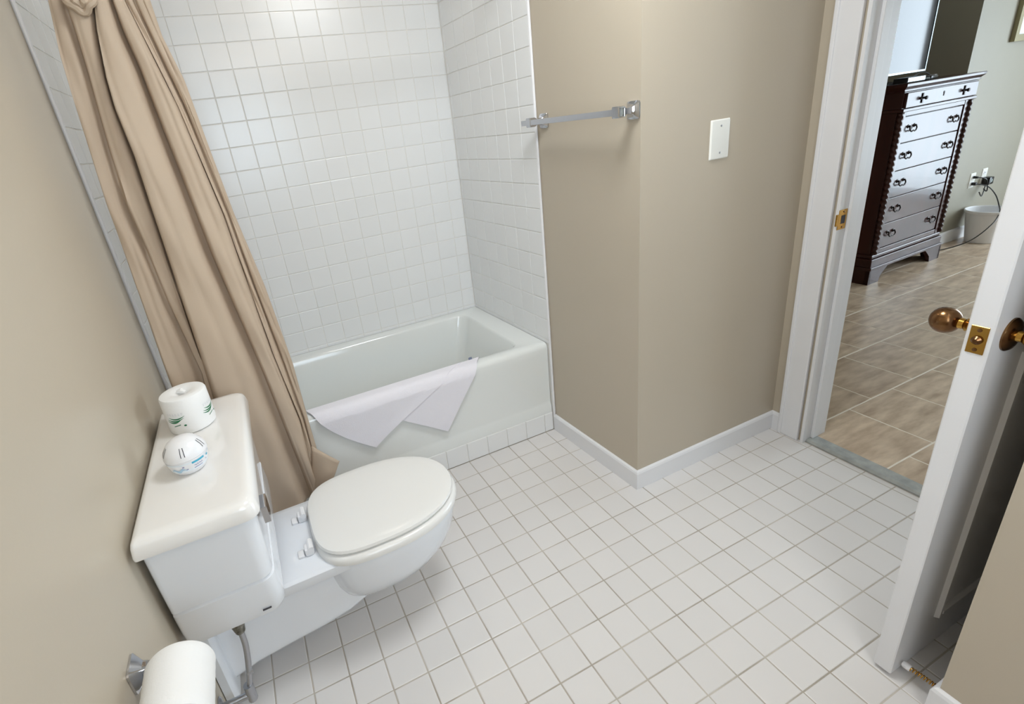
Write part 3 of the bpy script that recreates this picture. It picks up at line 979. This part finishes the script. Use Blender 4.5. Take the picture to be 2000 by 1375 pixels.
for a0 in (-2.75, -1.55, -0.35, 0.9, 2.2):
    for da in (-0.085, 0.085):
        arc = [(a0 + da, 0.049 + 0.017 * q / 6, 0) for q in range(7)]
        bm = B()
        lo, hi = [], []
        for (a, z, _) in arc:
            rr_ = af_r(z) + 0.0016
            w_ = 0.0007 / rr_
            lo.append(bm.verts.new((rr_ * math.cos(a - w_), rr_ * math.sin(a - w_), z)))
            hi.append(bm.verts.new((rr_ * math.cos(a + w_), rr_ * math.sin(a + w_), z)))
        for i in range(len(arc) - 1):
            bm.faces.new([lo[i], lo[i + 1], hi[i + 1], hi[i]])
        obj('vent_slot', bm, DARKSLOT, dome)
lab = ring_strokes(af, af_r, [[(-2.9 + 0.05 * q, 0.0235, 0.0110) for q in range(60)]], mat('label_white', (232, 240, 246), rough=0.35), 'paper_label', 0.0004)
for arc, m_, nm in (([(-1.28 + 0.05 * q, 0.0310, 0.0021) for q in range(14)], BLUE, 'blue_bar'),
                    ([(-1.20 + 0.05 * q, 0.0232 + 0.0022 * math.sin(2.6 * q), 0.0008) for q in range(10)], LILAC, 'script_print'),
                    ([(-1.22, 0.0165, 0.0007), (-1.0, 0.0165, 0.0007), (-0.75, 0.0165, 0.0007)], LILAC, 'script_underline'),
                    ([(-2.35 + 0.06 * q, 0.0185 + 0.003 * math.sin(q * 0.8), 0.0035 * math.sin(PI * (q + 0.5) / 14)) for q in range(14)], PALEBLUE, 'pale_flower_print'),
                    ([(-0.45 + 0.03 * q, 0.0290, 0.0024 * math.sin(PI * (q + 0.5) / 6)) for q in range(6)], BLUE, 'blue_flower_print'),
                    ([(-1.75 + 0.03 * q, 0.0270, 0.0012) for q in range(4)], LILAC, 'dot_print'),
                    ([(-1.6 + 0.03 * q, 0.0190, 0.001) for q in range(4)], LILAC, 'dot_print'),
                    ([(-0.52 + 0.03 * q, 0.0220, 0.001) for q in range(3)], LILAC, 'dot_print')):
    ring_strokes(lab, af_r, [arc], m_, nm, 0.0009)
af.scale = (1.14, 1.14, 1.14)

# toilet paper holder and its roll
HX, HZ = XL + 0.075, 0.640
hd = thing('toilet_paper_holder', 'chrome toilet paper holder on the left wall', 'paper holder', (XL, -1.04, HZ))
for yy in (0.0, -0.172):
    bm = B()
    rings = []
    for d, w in ((0.0005, 0.026), (0.004, 0.026), (0.008, 0.022), (0.018, 0.012), (0.030, 0.0085), (0.050, 0.0085), (0.066, 0.012), (0.086, 0.012), (0.090, 0.009)):
        rings.append([(d, yy + a, b) for a, b in rrect(-w, w, -w, w, w * 0.3, 3)])
    loft(bm, rings)
    obj('post', bm, CHROME, hd, angle=0.5)
bm = B()
tube(bm, [(HX - XL, 0.0, 0.0), (HX - XL, -0.172, 0.0)], 0.007, 12)
obj('spindle', bm, CHROME, hd)
rl = thing('toilet_roll', 'plain white toilet roll hanging on the chrome holder', 'toilet paper', (HX, -1.052, HZ - 0.012))
bm = B()
RO, RI, RW = 0.057, 0.0195, 0.126
rings = []
n = 48
MR = Matrix.Rotation(PI / 2, 4, 'X')
prof = [(RI, 0.0), (RO - 0.008, 0.0), (RO - 0.002, 0.002), (RO, 0.006)]
for k in range(1, 12):
    prof.append((RO - (0.0004 if k % 2 else 0.0), 0.006 + (RW - 0.012) * k / 12))
prof += [(RO, RW - 0.006), (RO - 0.002, RW - 0.002), (RO - 0.008, RW), (RI, RW), (RI, 0.0)]
lathe(bm, prof, n, MR, cap=False)
obj('paper', bm, PAPER, rl)
bm = B()
lathe(bm, [(RI - 0.0002, 0.001), (RI - 0.0015, 0.001), (RI - 0.0015, RW - 0.001), (RI - 0.0002, RW - 0.001)], 24, MR, cap=False)
obj('cardboard_core', bm, mat('cardboard', (176, 150, 118), rough=0.9), rl)

# ================================================================== FITTINGS
# towel bar on the chase face
tb = thing('towel_bar', 'square chrome towel bar on the beige wall', 'towel bar', (xr(-0.5, 0.012), -0.53, 1.43))
ax_n = Vector((-1, -0.045, 0)).normalized()
def TB(y, d, z):                                              # y along wall, d out of the wall
    p = Vector((xr(y, 0.012), y, z)) + ax_n * d
    return (p.x - tb.location.x, p.y - tb.location.y, z - tb.location.z)
for yy in (-0.528, -0.060):
    bm = B()
    rings = []
    for d, w in ((0.0005, 0.026), (0.005, 0.026), (0.009, 0.022), (0.016, 0.014), (0.028, 0.0095), (0.040, 0.0095), (0.050, 0.015), (0.056, 0.0165), (0.074, 0.0165), (0.077, 0.013)):
        rings.append([TB(yy + a, d, 1.43 + b) for a, b in rrect(-w, w, -w, w, w * 0.25, 3)])
    loft(bm, rings)
    obj('post', bm, CHROME, tb, angle=0.5)
bm = B()
rings = []
for yy in (-0.515, -0.012):
    rings.append([TB(yy, 0.066 + a, 1.43 + b) for a, b in rrect(-0.0095, 0.0095, -0.0095, 0.0095, 0.0015, 2)])
loft(bm, rings)
obj('bar', bm, CHROME, tb, angle=0.5)

# blank wall plate
wp = thing('wall_plate', 'blank white wall plate with two screws', 'wall plate', (0.951, YC, 1.302))
bm = B()
rings = []
for d, g in ((0.0, 0.0), (0.002, 0.0), (0.0055, 0.003), (0.006, 0.005)):
    rings.append([(a, -d, b) for a, b in rrect(-0.0425 + g, 0.0425 - g, -0.0625 + g, 0.0625 - g, 0.003, 2)])
loft(bm, rings)
obj('plate', bm, PLATE, wp, angle=0.3)
for zz in (-0.042, 0.042):
    bm = B()
    lathe(bm, [(0.0034, 0.0), (0.0034, 0.001), (0.001, 0.0015)], 12, Matrix.Translation((0, -0.006, zz)) @ Matrix.Rotation(PI / 2, 4, 'X'))
    obj('screw', bm, GALV, wp)

# spring door stop
ds = thing('spring_door_stop', 'spring door stop with white tip on the baseboard behind the door', 'door stop', (0.672, NY + 0.012, 0.046))
bm = B()
lathe(bm, [(0.011, 0.0), (0.011, 0.002), (0.006, 0.006)], 16, Matrix.Rotation(-PI / 2, 4, 'X'))
obj('base', bm, BRASS, ds)
bm = B()
pts = []
for k in range(12 * 9 + 1):
    a = 2 * PI * k / 12
    pts.append((0.0052 * math.cos(a), 0.006 + 0.052 * k / 108, 0.0052 * math.sin(a) - 0.004 * (k / 108) ** 2))
tube(bm, pts, 0.0014, 5)
obj('spring', bm, BRASS, ds)
bm = B()
lathe(bm, [(0.006, 0.056), (0.0085, 0.058), (0.0085, 0.070), (0.006, 0.074)], 16, Matrix.Translation((0, 0, -0.004)) @ Matrix.Rotation(-PI / 2, 4, 'X'))
obj('rubber_tip', bm, WHITE_PLASTIC, ds)

# vanity light behind the camera and an added ceiling fixture (both lit, both out of the photograph)
vl_ = thing('vanity_light', 'vanity light bar with three frosted globes behind the camera', 'wall light', (-0.16, -2.68, 2.29))
bm = B()
box(bm, -0.36, 0.36, 0.0005, 0.03, -0.045, 0.045, 0.006)
obj('back_plate', bm, CHROME, vl_)
GLOBE = emat('lit_globe_glass', (255, 226, 188), 6.0)
for xx in (-0.25, 0.0, 0.25):
    bm = B()
    prof = [(max(0.001, 0.05 * math.cos(-PI / 2 + PI * k / 12)), 0.085 + 0.05 * math.sin(-PI / 2 + PI * k / 12)) for k in range(13)]
    lathe(bm, prof, 24, Matrix.Translation((xx, 0, 0)) @ Matrix.Rotation(-PI / 2, 4, 'X'))
    obj('globe', bm, GLOBE, vl_)
    pd = bpy.data.lights.new('globe_light', 'POINT')
    pd.energy = 1.6
    pd.color = (1.0, 0.84, 0.66)
    pd.shadow_soft_size = 0.05
    po = bpy.data.objects.new('globe_light', pd)
    C.objects.link(po)
    po.parent = vl_
    po.location = (xx, 0.19, 0.0)
cl = thing('ceiling_fill_light', 'round flush fill light added under the bathroom ceiling for bounced flash', 'ceiling light', (0.20, -0.90, H))  # added fixture, stands in for flash bounced off the ceiling
bm = B()
lathe(bm, [(0.27, 0.0), (0.27, -0.02), (0.255, -0.024)], 32)
obj('rim', bm, CHROME, cl)
bm = B()
lathe(bm, [(0.252, -0.022), (0.24, -0.045), (0.18, -0.065), (0.09, -0.076), (0.002, -0.08)], 32)
obj('diffuser', bm, emat('fill_diffuser', (255, 240, 220), 3.0), cl)
ad = bpy.data.lights.new('ceiling_fill_lamp', 'AREA')
ad.shape = 'DISK'
ad.size = 0.50
ad.energy = 12.0
ad.color = (0.88, 0.945, 1.0)
ao = bpy.data.objects.new('ceiling_fill_lamp', ad)
C.objects.link(ao)
ao.parent = cl
ao.location = (0, 0, -0.085)

sl = thing('tub_fill_light', 'small round fill light added in the ceiling over the bathtub', 'ceiling light', (-0.12, 0.30, H))  # added fill lamp, unseen, brightens the tub alcove
bm = B()
lathe(bm, [(0.085, 0.0), (0.085, -0.004), (0.07, -0.008), (0.066, -0.002)], 32)
obj('rim', bm, WHITE_TRIM, sl)
bm = B()
lathe(bm, [(0.066, -0.003), (0.05, -0.006), (0.002, -0.007)], 32)
obj('lens', bm, emat('fill_lens', (255, 226, 190), 3.0), sl)
ad = bpy.data.lights.new('tub_fill_lamp', 'AREA')
ad.shape = 'DISK'
ad.size = 0.13
ad.energy = 1.2
ad.color = (1.0, 0.93, 0.84)
ao = bpy.data.objects.new('tub_fill_lamp', ad)
C.objects.link(ao)
ao.parent = sl
ao.location = (0, 0, -0.012)

# ================================================================== BEDROOM FURNITURE
DW, DD, DH = 0.93, 0.47, 1.335
dr = thing('dresser', 'tall dark cherry chest of drawers with twisted columns', 'dresser', (3.47, 0.245, 0), math.radians(1.5))
# local: x 0..DW left to right, y 0 front .. DD back
bm = B()
box(bm, 0.035, DW - 0.035, 0.030, DD, 0.20, 1.20, 0.002)
obj('case', bm, WOOD, dr, angle=0.3)
bm = B()
box(bm, 0.010, DW - 0.010, 0.0, DD, 0.125, 0.185, 0.004)
box(bm, 0.0, DW, -0.010, DD, 0.105, 0.128, 0.004)
box(bm, 0.020, DW - 0.020, 0.010, DD, 0.185, 0.215, 0.008)
obj('base_moulding', bm, WOOD, dr, angle=0.3)
for xa, sg in ((0.0, 1), (DW, -1)):
    bm = B()
    pts = [(xa, 0.0), (xa + sg * 0.13, 0.0), (xa + sg * 0.145, 0.045), (xa + sg * 0.18, 0.075), (xa + sg * 0.22, 0.106), (xa, 0.106)]
    prism(bm, pts, -0.006, 0.022, 'y')
    prism(bm, [(-0.006, 0.0), (0.10, 0.0), (0.115, 0.05), (0.16, 0.106), (-0.006, 0.106)], min(xa, xa + sg * 0.022), max(xa, xa + sg * 0.022), 'x')
    obj('bracket_foot', bm, WOOD, dr, smooth=False)
    bm = B()
    prism(bm, [(DD - 0.10, 0.0), (DD, 0.0), (DD, 0.106), (DD - 0.13, 0.106)], min(xa, xa + sg * 0.022), max(xa, xa + sg * 0.022), 'x')
    obj('rear_foot', bm, WOOD, dr, smooth=False)
# face frame
bm = B()
box(bm, 0.040, 0.105, 0.010, 0.030, 0.215, 1.17, 0.003)
box(bm, DW - 0.105, DW - 0.040, 0.010, 0.030, 0.215, 1.17, 0.003)
box(bm, 0.105, DW - 0.105, 0.012, 0.030, 1.135, 1.17, 0.003)
box(bm, 0.105, DW - 0.105, 0.012, 0.030, 0.215, 0.250, 0.003)
obj('face_frame', bm, WOOD, dr, angle=0.3)
# twisted columns
for xc in (0.045, DW - 0.045):
    bm = B()
    rings = []
    for k in range(121):
        z = 0.218 + 0.945 * k / 120
        rr_ = []
        for q in range(14):
            a = 2 * PI * q / 14
            r = 0.0175 + 0.0040 * math.cos(2 * a + z * 2 * PI / 0.036)
            rr_.append((xc + r * math.cos(a), 0.012 + r * math.sin(a), z))
        rings.append(rr_)
    loft(bm, rings)
    obj('twisted_column', bm, WOOD, dr, angle=1.4)
# frieze drawer + cornice
bm = B()
box(bm, 0.018, DW - 0.018, -0.012, DD, 1.165, 1.185, 0.004)
box(bm, 0.026, DW - 0.026, 0.004, DD, 1.185, 1.285, 0.002)
obj('frieze', bm, WOOD, dr, angle=0.3)
fd = obj('frieze_drawer', box(B(), 0.036, DW - 0.036, -0.012, 0.004, 1.188, 1.280, 0.004), WOOD, dr, angle=0.3)
bm = B()
rings = []
for g, z in ((0.022, 1.283), (0.006, 1.290), (0.008, 1.300), (-0.004, 1.312), (-0.010, 1.318), (-0.012, 1.332), (-0.008, DH)):
    rings.append([(g, g - 0.012, z), (DW - g, g - 0.012, z), (DW - g, DD + 0.005, z), (g, DD + 0.005, z)])
loft(bm, rings)
obj('top', bm, WOOD, dr, angle=0.3)
def knob_cross(parent, x, z, yf):
    bm = B()
    for ang in (0, PI / 2):
        M_ = Matrix.Translation((x, yf - 0.004, z)) @ Matrix.Rotation(ang, 4, 'Y')
        box(bm, -0.030, 0.030, -0.002, 0.003, -0.008, 0.008, 0.002, 1, M_)
    lathe(bm, [(0.006, 0.0), (0.006, 0.010), (0.012, 0.016), (0.011, 0.024), (0.003, 0.027)], 14, Matrix.Translation((x, yf - 0.004, z)) @ Matrix.Rotation(PI / 2, 4, 'X'))
    return obj('knob', bm, PULL, parent)
knob_cross(fd, 0.21, 1.234, -0.012)
knob_cross(fd, DW - 0.21, 1.234, -0.012)
bm = B()
lathe(bm, [(0.008, 0.0), (0.007, 0.003)], 12, Matrix.Translation((DW / 2, -0.012, 1.246)) @ Matrix.Rotation(PI / 2, 4, 'X'))
box(bm, DW / 2 - 0.004, DW / 2 + 0.004, -0.015, -0.012, 1.224, 1.246)
obj('keyhole', bm, PULL, fd)
def bail(parent, x, z, yf):
    bm = B()
    for sx in (-0.036, 0.036):
        lathe(bm, [(0.013, 0.0), (0.012, 0.003), (0.006, 0.005), (0.006, 0.014), (0.002, 0.016)], 12, Matrix.Translation((x + sx, yf, z)) @ Matrix.Rotation(PI / 2, 4, 'X'))
    tube(bm, smooth_path([(x - 0.036, yf - 0.012, z), (x - 0.040, yf - 0.015, z - 0.018), (x - 0.020, yf - 0.017, z - 0.034), (x, yf - 0.017, z - 0.028), (x + 0.020, yf - 0.017, z - 0.034), (x + 0.040, yf - 0.015, z - 0.018), (x + 0.036, yf - 0.012, z)], 5), 0.0042, 7)
    return obj('bail_pull', bm, PULL, parent)
zs = [1.133, 0.965, 0.785, 0.605, 0.428, 0.252]
for za, zb2 in zip(zs[:-1], zs[1:]):
    d_ = obj('drawer', box(B(), 0.108, DW - 0.108, 0.016, 0.031, zb2 + 0.002, za - 0.002, 0.003), WOOD, dr, angle=0.3)
    zc = (za + zb2) / 2 + 0.018
    bail(d_, 0.205, zc, 0.016)
    bail(d_, DW - 0.205, zc, 0.016)

# television on the dresser
tv = thing('television', 'flat television with a pale reflecting screen on the dresser', 'television', (3.53, 0.40, DH + 0.001), math.radians(3.7))
bm = B()
box(bm, -0.50, 0.50, 0.0, 0.045, 0.058, 0.640, 0.004)
obj('housing', bm, BLACK, tv, angle=0.3)
bm = B()
for (a, b, c_, d_) in ((-0.50, 0.50, 0.055, 0.066), (-0.50, 0.50, 0.632, 0.643), (-0.50, -0.490, 0.066, 0.632), (0.490, 0.50, 0.066, 0.632)):
    box(bm, a, b, -0.006, 0.002, c_, d_)
obj('bezel', bm, BEZEL, tv, smooth=False)
obj('screen', box(B(), -0.490, 0.490, -0.003, 0.001, 0.066, 0.632), SCREEN, tv, smooth=False)
bm = B()
rings = []
for z, w, d in ((0.0, 0.17, 0.06), (0.008, 0.17, 0.06), (0.014, 0.12, 0.045), (0.020, 0.05, 0.025), (0.06, 0.04, 0.02)):
    rings.append([(a + 0.0, b + 0.02, z) for a, b in rrect(-w, w, -d, d, min(w, d) * 0.8, 5)])
loft(bm, rings)
obj('stand', bm, BLACK, tv)
cb = thing('cable_box', 'small black cable box under the television', 'cable box', (3.60, 0.300, DH + 0.001))
obj('box_body', box(B(), -0.10, 0.09, -0.05, 0.03, 0.003, 0.034, 0.003), BLACK, cb, angle=0.3)
obj('front_panel', box(B(), -0.095, 0.085, -0.0525, -0.05, 0.008, 0.030), BEZEL, cb, smooth=False)
rc = thing('remote_control', 'silver remote control lying before the television', 'remote', (3.79, 0.30, DH + 0.001), 0.5)
obj('remote_body', box(B(), -0.085, 0.085, -0.022, 0.022, 0.0, 0.020, 0.006), BEZEL, rc)
obj('button_pad', box(B(), -0.06, 0.06, -0.014, 0.014, 0.020, 0.0225, 0.001), BLACK, rc)
rc2 = thing('remote_control', 'black remote control with a pale end on the dresser top', 'remote', (3.93, 0.34, DH + 0.001), 0.25)
obj('remote_body', box(B(), -0.08, 0.08, -0.024, 0.024, 0.0, 0.022, 0.006), BLACK, rc2)
obj('pale_end', box(B(), 0.02, 0.075, -0.018, 0.018, 0.022, 0.0245, 0.001), WHITE_PLASTIC, rc2)
cabl = obj('signal_cable', tube(B(), smooth_path([(3.72, 0.33, DH + 0.030), (3.80, 0.35, DH + 0.045), (3.90, 0.37, DH + 0.050), (4.00, 0.385, DH + 0.03), (4.07, 0.40, DH + 0.0055)], 6), 0.0045, 8), BLACK)
tag(cabl, 'black cable looping below the television on the dresser top', 'cable')

# waste basket
wb = thing('waste_basket', 'white plastic waste basket by the bedroom wall', 'waste basket', (5.06, 0.285, 0))
bm = B()
lathe(bm, [(0.085, 0.0), (0.105, 0.002), (0.108, 0.01), (0.142, 0.245), (0.150, 0.250), (0.152, 0.262), (0.146, 0.266), (0.140, 0.262), (0.104, 0.012), (0.06, 0.008)], 40)
obj('bucket', bm, WHITE_PLASTIC, wb)
bm = B()
pts = [(0.147 * math.cos(a), 0.147 * math.sin(a), 0.264) for a in [2 * PI * k / 40 for k in range(41)]]
tube(bm, pts, 0.005, 8)
obj('rolled_rim', bm, WHITE_PLASTIC, wb)

def outlet(x, z, label):
    o = thing('wall_outlet', label, 'outlet', (x, LW, z), 0)
    bm = B()
    rings = []
    for d, g in ((0.0, 0.0), (0.003, 0.0), (0.006, 0.004)):
        rings.append([(a, -d, b) for a, b in rrect(-0.038 + g, 0.038 - g, -0.061 + g, 0.061 - g, 0.004, 2)])
    loft(bm, rings)
    obj('plate', bm, PLATE, o, angle=0.3)
    for zz in (-0.026, 0.026):
        bm = B()
        prism(bm, [(a, b + zz) for a, b in rrect(-0.017, 0.017, -0.015, 0.015, 0.008, 3)], -0.0078, -0.005, 'y')
        s_ = obj('socket', bm, WHITE_PLASTIC, o, angle=0.3)
        for sx in (-0.007, 0.007):
            obj('slot', box(B(), sx - 0.0014, sx + 0.0014, -0.0084, -0.0077, zz - 0.004, zz + 0.006), DARKSLOT, s_, smooth=False)
    return o
outlet(5.065, 0.487, 'white wall outlet with black cords plugged in, nearer the dresser')
outlet(5.235, 0.500, 'white wall outlet carrying the black power adapter')
pa = thing('power_adapter', 'black power adapter plugged into the wall outlet', 'power adapter', (5.24, LW - 0.0085, 0.462))
obj('adapter_body', box(B(), -0.032, 0.034, -0.052, 0.0, -0.032, 0.030, 0.006), BLACK, pa)
obj('rating_label', box(B(), -0.018, 0.012, -0.0532, -0.052, -0.012, 0.014), mat('grey_label', (130, 140, 138), rough=0.5), pa, smooth=False)
obj('cord', tube(B(), smooth_path([(-0.02, -0.026, -0.030), (-0.03, -0.03, -0.08), (-0.06, -0.035, -0.12), (-0.10, -0.03, -0.08)], 6), 0.004, 7), BLACK, pa)
for i, (dz, lbl) in enumerate(((0.0, 'long black power cord running from the outlet to behind the dresser'), (0.02, 'short black cord looped beside the wall outlet'))):
    pc = thing('power_cable', lbl, 'power cord', (5.065, LW - 0.0085, 0.461))
    obj('plug', box(B(), -0.013, 0.013, -0.030, 0.0, -0.012 + dz * 2.6 * 0, 0.012, 0.004) if i == 0 else tube(B(), [(0.0, -0.0001, 0.052), (0.0, -0.03, 0.052)], [0.012, 0.008], 10), BLACK, pc)
    if i == 0:
        path = [(0.0, -0.028, 0.0), (0.07, -0.08, -0.03), (0.10, -0.13, -0.10), (0.04, -0.19, -0.168), (-0.08, -0.25, -0.20), (-0.20, -0.27, -0.27), (-0.34, -0.22, -0.38), (-0.48, -0.12, -0.44), (-0.60, -0.03, -0.452)]
    else:
        path = [(0.0, -0.028, 0.052), (0.05, -0.06, 0.035), (0.09, -0.065, -0.02), (0.115, -0.06, -0.075), (0.13, -0.03, -0.06)]
    obj('cord', tube(B(), smooth_path(path, 8), 0.0042, 7), BLACK, pc)

# framed picture
pf = thing('framed_picture', 'framed white print on the pale bedroom wall', 'picture', (5.37, LW - 0.001, 1.80))
FW, FH = 0.27, 0.30
for kind in range(4):
    bm = B()
    if kind < 2:
        sg = -1 if kind == 0 else 1
        prism(bm, [(sg * FW, -FH), (sg * (FW - 0.045), -FH + 0.045), (sg * (FW - 0.045), FH - 0.045), (sg * FW, FH)], -0.028, 0.0, 'y')
    else:
        sg = -1 if kind == 2 else 1
        prism(bm, [(-FW, sg * FH), (-FW + 0.045, sg * (FH - 0.045)), (FW - 0.045, sg * (FH - 0.045)), (FW, sg * FH)], -0.028, 0.0, 'y')
    obj('frame_rail', bm, GILT, pf, smooth=False)
obj('print', box(B(), -FW + 0.04, FW - 0.04, -0.012, -0.004, -FH + 0.04, FH - 0.04), PRINTPAPER, pf, smooth=False)
bm = B()
for k in range(5):
    box(bm, -0.10 + 0.03 * k, -0.085 + 0.03 * k, -0.0135, -0.012, -0.10 + 0.02 * (k % 3), 0.05 + 0.03 * (k % 2))
obj('print_marks', bm, FAINT, pf, smooth=False)
